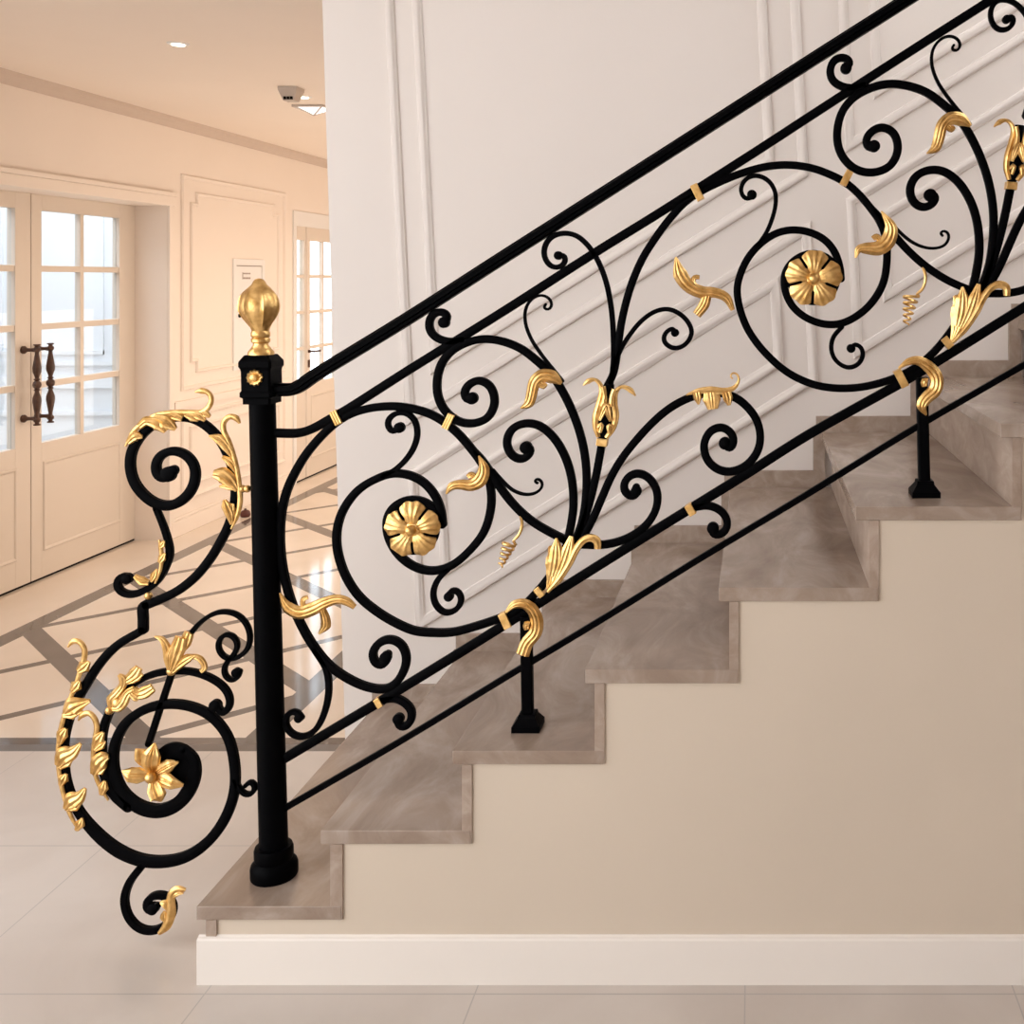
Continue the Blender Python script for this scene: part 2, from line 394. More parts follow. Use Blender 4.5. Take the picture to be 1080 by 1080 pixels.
scroll([(1082,122),(1092,90),(1102,50),(1118,10),(1140,-25)], 8)

# --- collars
def collar(c, vec, length, w, ribs=1):
    a = Vector(vec).normalized(); t = Vector((-a.y, a.x)); bm = BM()
    def slab(off, ww, ll, dep):
        q = [Vector(c)+t*(off+sx*ww/2)+a*(sy*ll/2) for sx, sy in ((-1,-1),(1,-1),(1,1),(-1,1))]
        f = [bm.verts.new(R(p.x, p.y, -dep)) for p in q]; b = [bm.verts.new(R(p.x, p.y, dep)) for p in q]
        bm.faces.new(f); bm.faces.new(b[::-1])
        for i in range(4): bm.faces.new((f[i], b[i], b[(i+1) % 4], f[(i+1) % 4]))
    if ribs == 3:
        for o in (-w*.34, 0, w*.34): slab(o, w*.30, length, .0145)
        slab(0, w*.95, length*.97, .0125)
    else: slab(0, w, length, .0135)
    o = link('collar', bm, 'gold', rail, bevel=.0012); return o
collar((356,440), (40,84), 15.5, 8, 3); collar((474,444), (-45,95), 17, 7.6, 3); collar((533.5,653.5), (45,95), 17, 8.4)
collar((569.5,623.5), (.62,.78), 11, 7); collar((728.5,537), (.5,.86), 12, 8); collar((400.5,740), (.5,.86), 10, 6.5); collar((635.3,466), (1,.12), 11.5, 8)
collar((735.5,203), (50,100), 18, 8); collar((892.5,188), (-50,95), 17, 7.6); collar((950,399), (55,105), 19.5, 8.6); collar((998.5,361), (.62,.78), 12.5, 8)
collar(T([(635.3,466)])[0], (1,.12), 11.5, 8)

# --- gilded leaves
def leaf(strips, label=None, parent=rail, name='gilded_leaf', balls=()):
    bm = BM()
    for s in strips: ribbon(bm, s[0], s[1], **(s[2] if len(s) > 2 else {}))
    for u, v, r in balls: ball(bm, R(u, v, -.012), r*K)
    return part(name, bm, 'gold', parent, label)
leaf([([(376,639),(368,633),(358,630.5),(345,634),(331,641),(317,644.5),(305,638.5),(297,624)], [5,8,8.5,10,12,12,10.5,1.5], dict(ridges=4)),
      ([(324,641),(321,635),(321.5,630),(326.5,628.5)], [6,4.5,4.5,3.5]),
      ([(341,639),(345,650),(345.5,658),(338,667)], [6,8.5,9.5,2], dict(ridges=4))], 'forked gilded leaf beside the newel')
leaf([([(773,327),(766.5,314),(754,308.5),(740,308),(727,302),(717.5,289),(713,271)], [4,8,9,11,11.5,13,2], dict(ridges=4)),
      ([(734,303),(730.5,297),(733,292),(738,292.5)], [6,4.5,4.5,3.5]),
      ([(746,311),(743,321),(735,332)], [8,9.5,8], dict(ridges=4))], 'forked gilded leaf beside second flower ring')
leafB = [([(506,480),(511.5,493),(508,505),(498,511),(486,510),(477,512),(472,520)], [1.5,10,12.5,10.5,8.5,7,2], dict(ridges=4)),
         ([(503,503),(498.5,499),(494.5,502)], [5,5.5,4.5])]
leaf(leafB)
leaf([([(929,223),(939,240),(936,254),(926,262),(913,262),(905,263),(902,272)], [1.5,11,14,13,10,7,2], dict(ridges=4)),
      ([(929,255),(924,249),(920,252)], [5,5.5,4.5])])
leafC = [([(593,404),(584,397.5),(573,395.5),(565,402),(562,414),(558.5,425),(550,430)], [3,12,11.5,10.5,10,9,1.5], dict(ridges=4)),
         ([(570,403),(574,407),(577,404)], [6,7,3.5])]
leaf(leafC)
leaf([(T(s[0]), *s[1:]) for s in leafC])
cup = [([(579,621),(586,607),(588,594),(586,583),(580,575)], [4,16,20,17,2.5], dict(ridges=6, rel=.15)),
       ([(584,606),(587.5,592),(588.5,578),(588,566)], [9,15,12,2], dict(ridges=4, lift=.004, rel=.2)),
       ([(586,612),(595,595),(600,580),(604,564)], [6,13,12,4], dict(ridges=4, lift=.005, rel=.2)),
       ([(579,622),(592,607),(602,591),(609,577),(616,568),(624,565),(631,568.5),(631.5,577)], [3,6,7,6.5,6.5,7,7.5,6], dict(ridges=2, lift=.007))]
leaf(cup, 'gilded acanthus cup gathering the stems'); leaf([(T(s[0]), *s[1:]) for s in cup], 'gilded acanthus cup gathering the stems')
leaf([([(535,644),(543,636),(553,634.5),(562,640),(567.5,652),(566,665),(557,676),(552.5,688)], [2.5,7,9,10.5,11.5,11.5,11.5,12], dict(dy=-.014, ridges=4)),
      ([(560,657),(556,656),(557,662)], [6,7,4.5], dict(dy=-.014))], 'gilded leaf curling over the short post')
leaf([([(947,388),(956,381.5),(966,379.5),(978,386),(986.5,397),(985.5,410),(976,419),(971,427),(976,437)], [2.5,6,8,10.5,11.5,12,11,10,2], dict(dy=-.014, ridges=4)),
      ([(977,402),(973,401),(974,407)], [6,7,4.5], dict(dy=-.014))], 'gilded leaf curling over the short post')
leaf([([(724,416),(736,412),(750,411),(765,412),(775,408),(779.5,400),(777,393.5),(771.5,393),(770,397.5),(773,399)], [1.5,5,7,6,4,2.6,2.2,2,1.8,1.6], dict(ridges=2)),
      ([(735,413),(736,419),(737,426)], [7,8,2]), ([(750,413),(751,421),(752,431)], [13,16,9], dict(ridges=5, rel=.13)), ([(766,413),(768,420),(769,427)], [8,9,3])], 'gilded leaf draped over a scroll with a curled tip')

# --- flowers with five petals
def flower(cu, cv, rad, rot=0.0):
    bm = BM(); disc(bm, cu, cv, rad*.93, .010, -.004, 40)
    f = part('flower', bm, 'iron', label='gilded five-petal flower on a black disc')
    for k in range(5):
        a0 = rot+k*2*math.pi/5; bm = BM(); NA, NR = 16, 10; g = []
        for j in range(NR+1):
            rr = .14+.86*j/NR; row = []
            half = math.radians(36)-(math.radians(.4) if rr < .42 else math.atan2(1.25+.5*rr, rad*rr))
            for i in range(NA+1):
                t = -1+2*i/NA
                a = a0+half*t
                edge = rr*(1-.15*(abs(t)**4)*(j/NR)**2-.018*(j/NR)*math.cos(t*9))
                h = .010+.010*math.sin(min(1, rr)*math.pi*.85)-.010*(rr**3)*0.6+.0018*math.cos(t*4.2*math.pi)*(j/NR)-.004*abs(t)**4
                row.append(bm.verts.new(R(cu+rad*edge*math.cos(a), cv+rad*edge*math.sin(a), -.006-h)))
            g.append(row)
        for j in range(NR):
            for i in range(NA): bm.faces.new((g[j][i], g[j][i+1], g[j+1][i+1], g[j+1][i]))
        r = bmesh.ops.extrude_face_region(bm, geom=bm.faces[:])
        for v in [x for x in r['geom'] if isinstance(x, bmesh.types.BMVert)]: v.co.y += .004
        part('petal', bm, 'gold', f)
    bm = BM(); ball(bm, R(cu-.5, cv, -.026), rad*.20*K); disc(bm, cu, cv, rad*.26, .012, -.016)
    part('flower_centre', bm, 'gold', f)
flower(437, 557, 29.5, -math.pi/2-.02); flower(858, 294, 30, -math.pi/2+.06)

# --- spring tendrils
def tendril(path, a, b, r0, r1, turns):
    bm = BM(); pts = []
    q, _ = catmull(path, [1]*len(path), 2)
    pts = [R(p.x, p.y, -.004) for p in q]
    A, B = Vector(a), Vector(b); ax = (B-A); n = 16*turns; d = ax.normalized(); s = Vector((-d.y, d.x))
    for i in range(int(n)+1):
        t = i/n; ph = 2*math.pi*turns*t; r = r0+(r1-r0)*t
        c = A+ax*t+s*(r*math.cos(ph+math.pi))
        pts.append(R(c.x, c.y, -.004-r*K*math.sin(ph)))
    N = len(pts); rings = []
    for i, p in enumerate(pts):
        tg = (pts[min(N-1, i+1)]-pts[max(0, i-1)]).normalized(); n1 = tg.cross(Vector((0, 1, .31))).normalized(); n2 = tg.cross(n1)
        rr = K*(1.75-.75*i/N)
        rings.append([bm.verts.new(p+n1*rr*math.cos(2*math.pi*k/7)+n2*rr*math.sin(2*math.pi*k/7)) for k in range(7)])
    for x, y in zip(rings, rings[1:]):
        for k in range(7): bm.faces.new((x[k], x[(k+1) % 7], y[(k+1) % 7], y[k]))
    bm.faces.new(rings[0][::-1]); bm.faces.new(rings[-1])
    part('spring_tendril', bm, 'gold', label='gilded coiled tendril')
tendril([(549,541),(551,552),(548.5,562),(542,570)], (538,572), (528,597), 7, 2.2, 5)
tendril([(973,281),(976,292),(973,304),(967,310)], (961,311), (955.5,342), 8, 2.8, 5)

# --- tulip-shaped buds
def tulip(tr):
    def q(p): return tr([p])[0]
    c0 = q((636,462)); c1 = q((643,405)); ax = Vector(c1)-Vector(c0)
    bm = BM(); n = 20; prof = [(4.6,0),(7,.15),(9.4,.32),(9.8,.45),(8.2,.62),(6,.8),(5,1)]
    rings = []
    s = Vector((-ax.y, ax.x)).normalized()
    for r, t in prof:
        c = Vector(c0)+ax*t
        rings.append([bm.verts.new(R(c.x+s.x*r*math.cos(2*math.pi*i/n), c.y+s.y*r*math.cos(2*math.pi*i/n), r*K*math.sin(2*math.pi*i/n))) for i in range(n)])
    for a, b in zip(rings, rings[1:]):
        for i in range(n): bm.faces.new((a[i], a[(i+1) % n], b[(i+1) % n], b[i]))
    bm.faces.new(rings[0][::-1]); bm.faces.new(rings[-1])
    o = part('tulip_bud', bm, 'iron', label='gilded tulip bud wrapped round the central stem')
    def st(pts, w, **k):
        b2 = BM(); ribbon(b2, tr(pts), w, **k); part('petal', b2, 'gold', o)
    st([(632,460),(629,449),(629.5,437),(633,424),(635.5,412),(633.5,404),(628,399.5),(621,401.5),(616,406)], [4,5.5,6,5.5,5,4,3,5,1.5], dy=-.012, ridges=2, lift=[0,.002,.004,.002,0,0,0,0,0])
    st([(640,461),(647,451),(650.5,438),(649,425),(650.5,412),(655,407.5),(661,408),(666,411),(671,417)], [4,5.5,6,5.5,4.5,3,4,5,1.5], dy=-.012, ridges=2, lift=[0,.002,.004,.002,0,0,0,0,0])
    st([(633.5,442),(637,433),(640.5,426),(642.5,434),(645.5,443)], [3,6,7,6,3], dy=-.022, ridges=3)
    st([(637,428),(639,416),(637,407)], [7,4,5], dy=-.018, ridges=2)
    st([(646,428),(646,418),(649,410)], [6,4,5], dy=-.018, ridges=2)
    st([(632,450),(636,446),(634,455)], [4,5,3], dy=-.020, ridges=2)
    st([(646,450),(643,447),(644,456)], [4,5,3], dy=-.020, ridges=2)
tulip(lambda p: p); tulip(T)

# --- short posts standing on the treads
def post(x0, ytop, x1, ybot, w, foot):
    bm = BM(); bar(bm, [(x0,ytop),((x0+x1)/2,(ytop+ybot)/2),(x1,ybot)], w, depth=.024, cap=False, thin=2.5)
    p = part('short_post', bm, 'iron', smooth=False)
    c = R(x1, ybot); c.z = foot; b2 = BM(); hw = .0335
    for z0, z1, a, b in ((0, .014, hw, hw), (.014, .030, hw*.97, hw*.62), (.030, .038, hw*.62, hw*.58)):
        v0 = [b2.verts.new((c.x+sx*a, YR+sy*a, foot+z0)) for sx, sy in ((-1,-1),(1,-1),(1,1),(-1,1))]
        v1 = [b2.verts.new((c.x+sx*b, YR+sy*b, foot+z1)) for sx, sy in ((-1,-1),(1,-1),(1,1),(-1,1))]
        b2.faces.new(v0); b2.faces.new(v1[::-1])
        for i in range(4): b2.faces.new((v0[i], v1[i], v1[(i+1) % 4], v0[(i+1) % 4]))
    link('post_foot', b2, 'iron', p)

# ---------------------------------------------------------------- STAIRCASE
top_v = [956, 876, 792, 706.5, 620, 534.5, 447, 358, 268]
nose_u = [207, 338, 477, 617, 758, 902, 1055, 1209, 1364]
ris0 = [217, 348, 487, 627, 769, 917, 1068, 1222, 1377]
ris1 = [228, 361, 497.5, 637.5, 779, 927, 1078, 1234, 1389]
def fx(u): return (u-CU)/F*YF
def fz(v): return CH-(v-CV)/F*YF
TT = 14.5/F*YF                       # tread thickness
Z = [fz(v) for v in top_v]
stair = tag(empty('staircase'), 'marble staircase rising to the right behind a cream painted side wall', 'stairs')
NS = 9
for i in range(NS):
    xr = fx(ris1[i+1])-.002 if i+1 < NS else fx(ris1[i])+.34
    boxobj('tread', 'tread', (fx(nose_u[i]), xr, YF, YB-.012, Z[i]-TT, Z[i]), stair, .002)
    zb = 0.0 if i == 0 else Z[i-1]
    boxobj('riser', 'edge', (fx(ris0[i]), fx(ris1[i]), YF+.001, YB-.012, zb if i == 0 else zb-TT+.0005, Z[i]-TT-.0005), stair)
    # stone skirting against the wall
    xe = fx(nose_u[i+1])+.012 if i+1 < NS else xr
    boxobj('skirting', 'edge', (fx(nose_u[i])-.02, xe, YB-.022, YB-.001, Z[i]-.0, Z[i]+.055), stair)
    if i: boxobj('skirting', 'edge', (fx(nose_u[i])-.03, fx(nose_u[i])+.01, YB-.022, YB-.001, Z[i-1]+.055, Z[i]+.0), stair)
poly = [(fx(226), 0)]
for i in range(NS):
    poly.append((fx(ris1[i]), Z[i]-TT)); 
    xe = fx(ris1[i+1]) if i+1 < NS else fx(ris1[i])+.33
    poly.append((xe, Z[i]-TT))
poly.append((poly[-1][0], 0))
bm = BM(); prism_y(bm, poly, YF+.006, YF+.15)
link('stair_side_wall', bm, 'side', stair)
bm = BM(); x0 = fx(209); 
pr = [(-.007, 0), (-.007, .101), (-.005, .1045), (.001, .1065), (.004, .109), (.006, .109), (.006, 0)]
a = [bm.verts.new((x0, YF+y, z)) for y, z in pr]; b = [bm.verts.new((poly[-1][0], YF+y, z)) for y, z in pr]
bm.faces.new(a); bm.faces.new(b[::-1])
for i in range(len(pr)): bm.faces.new((a[i], b[i], b[(i+1) % len(pr)], a[(i+1) % len(pr)]))
o = link('stair_baseboard', bm, 'base', stair); o['label'] = 'pale painted baseboard along stair side'

post(555, 650, 557, 770, 14.5, Z[2]); post(972, 398, 975, 519, 14.5, Z[5])

# ---------------------------------------------------------------- NEWEL
ax_t = R(276, 400); ax_b = R(289.5, 925); nz = Z[0]
def nax(v): t = (v-400)/525; return R(276+13.5*t, v)
def ring_stack(bm, prof, n=28):      # prof: (radius, v)
    rings = []
    for r, v in prof:
        c = nax(v); rings.append([bm.verts.new((c.x+r*math.cos(2*math.pi*i/n), YR+r*math.sin(2*math.pi*i/n), c.z)) for i in range(n)])
    for a, b in zip(rings, rings[1:]):
        for i in range(n): bm.faces.new((a[i], a[(i+1) % n], b[(i+1) % n], b[i]))
    bm.faces.new(rings[0][::-1]); bm.faces.new(rings[-1])
vb = CV+(CH-nz)*F/YR                 # where the axis meets the tread
bm = BM(); ring_stack(bm, [(.030, 415), (.031, 600), (.033, vb-4)])
newel = part('newel_post', bm, 'iron', label='tall black newel post with gilded bud finial')
bm = BM(); ring_stack(bm, [(.042, vb-32), (.0445, vb-29), (.0445, vb-21), (.0425, vb-18), (.052, vb-14), (.054, vb-11), (.054, vb-2), (.052, vb)])
part('newel_base', bm, 'iron', newel)
bm = BM()
def sq(bm, prof, ch=.12):
    rings = []
    for h, v in prof:
        c = nax(v); k = h*(1-ch)
        rings.append([bm.verts.new((c.x+x, YR+y, c.z)) for x, y in ((-k,-h),(k,-h),(h,-k),(h,k),(k,h),(-k,h),(-h,k),(-h,-k))])
    for a, b in zip(rings, rings[1:]):
        for i in range(8): bm.faces.new((a[i], a[(i+1) % 8], b[(i+1) % 8], b[i]))
    bm.faces.new(rings[0][::-1]); bm.faces.new(rings[-1])
sq(bm, [(.029, 374), (.0385, 380), (.0395, 382), (.0395, 386), (.0365, 388.5), (.0355, 391), (.0355, 411), (.0385, 413), (.0385, 417.5), (.0335, 419), (.0335, 425)])
part('newel_cap', bm, 'iron', newel, smooth=False)
ctr = nax(397); bm = BM()
c = Vector((ctr.x, YR-.0355, ctr.z))
lathe(bm, [(.019, 0), (.019, -.003), (.016, -.006), (.010, -.004), (.008, -.009), (.003, -.011)], c, 40, flute=lambda a, h: 1+(.08*math.cos(12*a) if h > -.0065 else 0), axis='y')
part('rosette', bm, 'gold', newel, 'small gilded rosette')
bm = BM()
fp = [(.5,293.5),(4,294.5),(6,297),(7.4,300),(11,303.5),(15,308),(17.8,312),(19.7,317),(20.5,322.5),(20,327.5),(18,332.5),(15.2,337),(12,341.5),(9.8,345.5),(8.6,349),(9.6,351),(9.6,354.5),(8.4,356),(9.6,357.5),(9.4,360.5),(7.6,362),(7.8,364),(10.5,368),(13,371),(13.2,374)]
rings = []; n = 64
for r, v in fp:
    c = nax(v)
    def fl(a): return 1+(.10*max(0, math.cos(7*a+.5))**8-.03 if 304 < v < 342 else 0)
    rings.append([bm.verts.new((c.x+r*K*fl(2*math.pi*i/n)*math.cos(2*math.pi*i/n), YR+r*K*fl(2*math.pi*i/n)*math.sin(2*math.pi*i/n), c.z)) for i in range(n)])
for a, b in zip(rings, rings[1:]):
    for i in range(n): bm.faces.new((a[i], a[(i+1) % n], b[(i+1) % n], b[i]))
bm.faces.new(rings[0][::-1]); bm.faces.new(rings[-1])
part('finial', bm, 'gold', newel, 'gilded fluted bud finial')

# ---------------------------------------------------------------- VOLUTE left of the newel
VU = [(183,496),(178,503),(169,503),(164.5,495),(168,482),(181,475.5),(196,479.5),(205.5,492),(205,510),(196,524.5),(181,533),(165,531),(151,521),(141,506.5),(137.5,490),(139,477),(145.5,464),(156,452.5),(170,444),(187,440),(202,441),(215,447),(227,457.5),(237,472),(245,492),(248.5,512),(247.5,532),(242.5,551),(233,571),(220,592),(205,609.5),(186,624),(168,632.5),(155,638)]
scroll(VU, [11,10,9,9.5,10.5,10.5,10,10,9,9,9,9,9,9,9.5,9.5], eye=(178,500,8))
scroll([(155,637),(151.2,640),(151.2,652),(151.2,664)], 10, it=0)
VL = [(151.5,664),(142,669.5),(131,675.5),(117,686.5),(103,703),(91,722),(80,741),(72.5,760),(68,780),(67.5,802),(70,823),(75,839),(85,858),(103,879.5),(126,897.5),(150,907),(174,908.5),(197,903),(220,887),(238,862),(247.5,833),(247,801),(239,774),(222,754.5),(200,744.5),(175,742.5),(151,749),(132,763.5),(121,787),(120.5,813),(130,836),(149,851.5),(170,855),(189,846.5),(200,832),(205,815),(203,800),(194,790)]
scroll(VL, [9]*12+[10,12,13,12.5,12,11.5,11,10.5,10,10,9.5,9.5,9.5,9.5,9.5,10,10,11,12.5,14,14,14.5,14.5,14.5,13,9])
scroll([(230,745),(235,752.5),(241,748),(243,738),(238,726.5),(228,718),(213,711),(197,707.5),(183,707.5),(165,710),(148,717),(133,728),(121,742),(113,757),(108,776),(107.5,797),(112,819),(121,837),(136,850)], [7,7,7,7,7,7,7,8,9,11,12], eye=(227.5,744,6.3))
scroll([(182,708),(170,744),(157,784)], 6.4)
scroll([(198,673),(206,662),(219,650.5),(233,645),(248,647),(259,656),(264,670),(261.5,684),(252,693),(240,694.5),(231.5,686.5),(231,675.5),(238,668.5),(247.5,671.5),(251,681.5),(245.5,692),(238,700),(237,711),(243.5,717.5),(252,714.5),(253,708)], 5.0, eye=(249.5,709,4.6))
scroll([(248,822),(253,832),(260,838.5),(268,836),(269.5,827.5),(263.5,823),(259.5,828)], 5.0)
scroll([(135,610),(133,606.5),(125.5,609.5),(123.5,617.5),(129,624.5),(140,627),(152,623),(162,616.5),(170,607),(175,597),(179.5,584),(177.5,570),(172,553),(165,536)], [8,7.5,7.5,7.5,8,7,6], eye=(134.5,610,5.6))
scroll([(150,913),(136.5,931),(131.5,949),(136,967),(147,978.5),(160,981.5),(171,978),(180,968),(183,955),(178,946.5),(169,943.5),(160,945.5),(154.5,952.5),(156.5,960),(162,961),(165,956)], 7.8, eye=(161.5,958,6))
# gilded acanthus of the volute
def acanthus(spine, spw, leaflets, label, balls=()):
    bm = BM()
    ribbon(bm, spine, spw, dy=-.010, ridges=1)
    for pts, w in leaflets: ribbon(bm, pts, w, dy=-.011, ridges=3, rel=.26, it=2)
    for u, v, r in balls: ball(bm, R(u, v, -.006), r*K)
    part('gilded_acanthus', bm, 'gold', label=label)
acanthus([(135,470),(142,456),(153,446),(168,437.5),(186,434.5),(204,434.5),(216,434),(222.5,429),(225.5,420),(222,413.5),(215,411.5),(208,413)],
         [2,4,5,5,5,5,5,5,4.5,4.5,5.5,1.5],
         [([(138,466),(146,459),(153,460)], [5,10,3]), ([(150,449),(158,443),(163,447)], [6,9,5]), ([(158,443),(170,446),(178,454)], [8,14,6]), ([(166,440),(178,444),(188,452)], [8,16,4]), ([(180,437),(188,438),(195,441)], [5,9,6]),
          ([(198,436),(206,439),(212,443)], [5,9,3]), ([(206,436),(213,438),(219,443)], [5,9,3]), ([(214,435),(220,436),(224,439)], [4,7,3])],
         'gilded acanthus leaf with curled tip along top of upper volute')
acanthus([(246,557),(252,544),(255.5,528),(254.5,512),(252.5,497),(248.5,480),(243,464),(238,453),(238.5,444),(245,438.5),(252,440.5),(255,446)],
         [1.5,4,5,5,5,5,5,5,5,5,5.5,2.5],
         [([(248,481),(241,470),(233,462),(223,459)], [4,9,9,2]), ([(252,497),(246,487),(237,481)], [4,8,3]), ([(253,516),(245,506),(237,500),(228,499)], [5,13,15,7]), ([(250,513),(244,512),(234,512)], [6,7,2]),
          ([(247,552),(245,541),(241,532),(239,526)], [3,9,9,3]), ([(250,545),(247,536),(248,530)], [3,6,3])],
         'gilded acanthus leaf climbing between upper volute and newel', balls=[(257,515,4.2),(262,515,4.0)])
acanthus([(86,874),(77,857),(70.5,838),(66,818),(64,797),(65.5,775),(70,755),(77,735),(84,717),(89,702),(92,690),(91.5,682),(87,675.5),(80,674.5),(74.5,681)],
         [2,4,4,4,4,4,4,4,4,5,5,5,5,5,2],
         [([(86,706),(92,701),(97,696)], [6,12,3]), ([(79,727),(84,721),(87,716)], [5,11,3]), ([(73,750),(80,743),(88,740),(98,737)], [8,18,11,3]), ([(70,752),(79,750),(90,748)], [5,12,2]),
          ([(66,782),(69,772),(73,766)], [5,11,3]), ([(65,805),(71,795),(80,791),(88,782)], [8,18,12,3]), ([(66,807),(74,801),(80,798)], [5,11,2]),
          ([(67,826),(70,819),(73,814)], [4,10,3]), ([(73,851),(80,842),(87,838),(93,829)], [7,17,12,3]), ([(72,850),(82,847),(90,843)], [5,11,2]), ([(83,873),(88,866),(90,860)], [3,9,2])],
         'gilded acanthus leaf along outer edge of lower volute')
acanthus([(117,842),(108,827),(102.5,812),(101,795),(102.5,778),(105,766),(102.5,756),(96.5,750),(89.5,752),(85.5,758)],
         [2,4,4,4,4,5,5,5,5.5,1.5],
         [([(103,784),(107,777),(112,770)], [5,12,3]), ([(103,789),(110,783),(114,780)], [4,9,2]), ([(102,814),(107,803),(113,797),(118,796)], [7,16,13,4]), ([(110,836),(112,828),(114,821)], [4,10,3]), ([(103,812),(109,810),(115,806)], [4,9,2])],
         'gilded acanthus leaf along inner scroll of lower volute')
acanthus([(170,982),(178,974),(183,960),(182.5,948),(184,939),(190,934.5),(198,936)], [3,8,9,8,7,6,3],
         [([(181,956),(177,950),(172,949)], [6,8,3]), ([(180,969),(175,964),(176,958)], [5,7,2]), ([(184,944),(189,939),(196,939)], [4,6,2])],
         'small gilded leaf on the curl at the bottom of the volute')
acanthus([(166,614),(171.5,600),(173,588),(172,576),(170.5,568)], [2,3,4,4,2],
         [([(171,592),(174,587),(177,582)], [4,8,2]), ([(171,576),(174,573),(176,569)], [3,7,2]), ([(162,612),(165,606),(168,599)], [3,7,2]), ([(160,613),(153,611.5),(145,606)], [5,9,4])],
         'gilded leaf on the stem under upper volute', balls=[(158,627.5,4.2)])
# two gilded lily flowers on the inner scroll
def lily(petals, base, label):
    bm = BM()
    for pts, w, l in petals: ribbon(bm, pts, w, dy=-.012, ridges=3, lift=l, rel=.24)
    for u, v, r in base: ball(bm, R(u, v, -.012), r*K)
    part('gilded_lily', bm, 'gold', label=label)
lily([([(121,744),(121,735),(127,729),(134,720),(135,712),(131,708)], [6,8,8,7,8,3], [0,.004,.006,.006,.008,.01]),
      ([(123,744),(130,743),(136,737),(140,728),(147,724)], [6,8,9,8,7], [.004,.008,.01,.008,.006]),
      ([(133,716),(140,713),(147,707),(151,701)], [6,8,11,7], .006), ([(134,715),(141,716),(149,711),(154,708)], [4,6,8,4], .004),
      ([(145,724),(151,729),(158,727),(166,722)], [8,10,11,8], .006), ([(142,727),(149,733),(151,735)], [5,7,3], .008), ([(128,741),(131,736),(134,729)], [9,8,4], .002)],
     [(119,747,4.6), (128,739,6.5)], 'open gilded lily lying along inner scroll')
lily([([(183,704),(181,692),(179.5,680),(174,671),(167,669)], [5,8,8,5,1.5], .004), ([(185,704),(189,692),(193,680),(196,669)], [6,11,14,11], .008), ([(192,684),(199,675),(203,665)], [8,11,9], .002),
      ([(186,705),(194,697),(203,691),(210,688)], [6,9,8,2], .006), ([(196,694),(207,690),(215,693),(219,702),(215,706)], [4,5,6,6,4], .002), ([(183,700),(183,688),(187,677)], [4,5,2], .010)],
     [(183.5,706,4.8)], 'gilded lily opening upward above the straight stem')
# big flower of the volute
bm = BM(); disc(bm, 185, 805, 22.5, .012, -.002, 36)
vf = part('flower', bm, 'iron', label='gilded star-shaped flower at the centre of the volute')
for pts, w in (([(164,813),(163,802),(166,791),(168,780)], [7,17,17,2]), ([(161,815),(151,814),(143,812),(134,809)], [6,15,14,2]), ([(165,819),(168,828),(173,835),(175,841)], [7,16,16,2]),
               ([(168,817),(178,818),(187,821),(198,824)], [6,15,12,3]), ([(167,813),(177,807),(185,802),(193,800)], [6,12,11,2]), ([(158,806),(153,796),(153,786)], [6,10,9])):
    bm = BM(); ribbon(bm, pts, w, dy=-.012, ridges=5, rel=.2, lift=[0,.006,.012,.008]); part('petal', bm, 'gold', vf)
bm = BM(); ball(bm, R(164.5, 815.5, -.024), 5.6*K); part('flower_centre', bm, 'gold', vf)

# ================================================================ SETTING
def struct(name, bm, mat, smooth=False, bevel=0.0):
    o = link(name, bm, mat, None, smooth, bevel); o['kind'] = 'structure'; return o
# floor
bm = BM(); box(bm, -9, 4.5, -3, 14, -.1, 0); struct('floor', bm, 'floor')
# wall behind the stair with a leaning end
bm = BM()
e0 = U(364.5, 789, YB); e1 = U(340, 0, YB); s = (e1.x-e0.x)/(e1.z-e0.z); zt = 3.8
prism_y(bm, [(e0.x, 0), (4.3, 0), (4.3, zt), (e0.x+s*zt, zt)], YB, YB+.14); struct('wall_back', bm, 'wall')
# moulding frames on it: closed double beads
def bead_frame(bm, pts, w, h, Y):
    n = len(pts); P = [Vector((p.x, p.z)) for p in pts]; offs = []
    for i in range(n):
        a, b, c = P[i-1], P[i], P[(i+1) % n]
        d1 = (b-a).normalized(); d2 = (c-b).normalized(); n1 = Vector((-d1.y, d1.x)); n2 = Vector((-d2.y, d2.x))
        m = (n1+n2); m = m/(m.dot(n1)); offs.append(m)
    prof = [(-.5, 0), (-.5, .35), (-.38, .8), (-.15, 1), (.1, .85), (.25, .45), (.38, .40), (.5, .0)]
    rings = [[bm.verts.new((P[i].x+offs[i].x*w*a, Y-h*b, P[i].y+offs[i].y*w*a)) for a, b in prof] for i in range(n)]
    m = len(prof)
    for i in range(n):
        a, b = rings[i], rings[(i+1) % n]
        for k in range(m-1): bm.faces.new((a[k], a[k+1], b[k+1], b[k]))
def frame(name, corners, w=.034, h=.016):
    bm = BM()
    for c in corners: bead_frame(bm, [U(u, v, YB) for u, v in c], w, h, YB)
    struct(name, bm, 'wall', smooth=True)
SL = .622
def ln(c, u): return c-SL*u
def lx(u0, v): return u0+.05*v       # mouldings lean like in the photo
def slope_pt(u0, c):                 # where the leaning upright meets the sloping moulding
    v = (c-SL*u0)/(1+SL*.05); return (lx(u0, v), v)
TOPV = -120
def upper(ul, ur, c): return [(lx(ul, TOPV), TOPV), slope_pt(ul, c), slope_pt(ur, c), (lx(ur, TOPV), TOPV)]
frame('trim_1', [upper(411, 838, 710), upper(440, 803, 672)])
frame('trim_2', [[(lx(889, TOPV), TOPV), slope_pt(889, 710), slope_pt(1300, 710), (lx(1300, TOPV), TOPV)], [(lx(921, TOPV), TOPV), slope_pt(921, 672), slope_pt(1270, 672), (lx(1270, TOPV), TOPV)]])
def lower(ul, ur, a, b): return [slope_pt(ul, a), slope_pt(ul, b), slope_pt(ur, b), slope_pt(ur, a)]
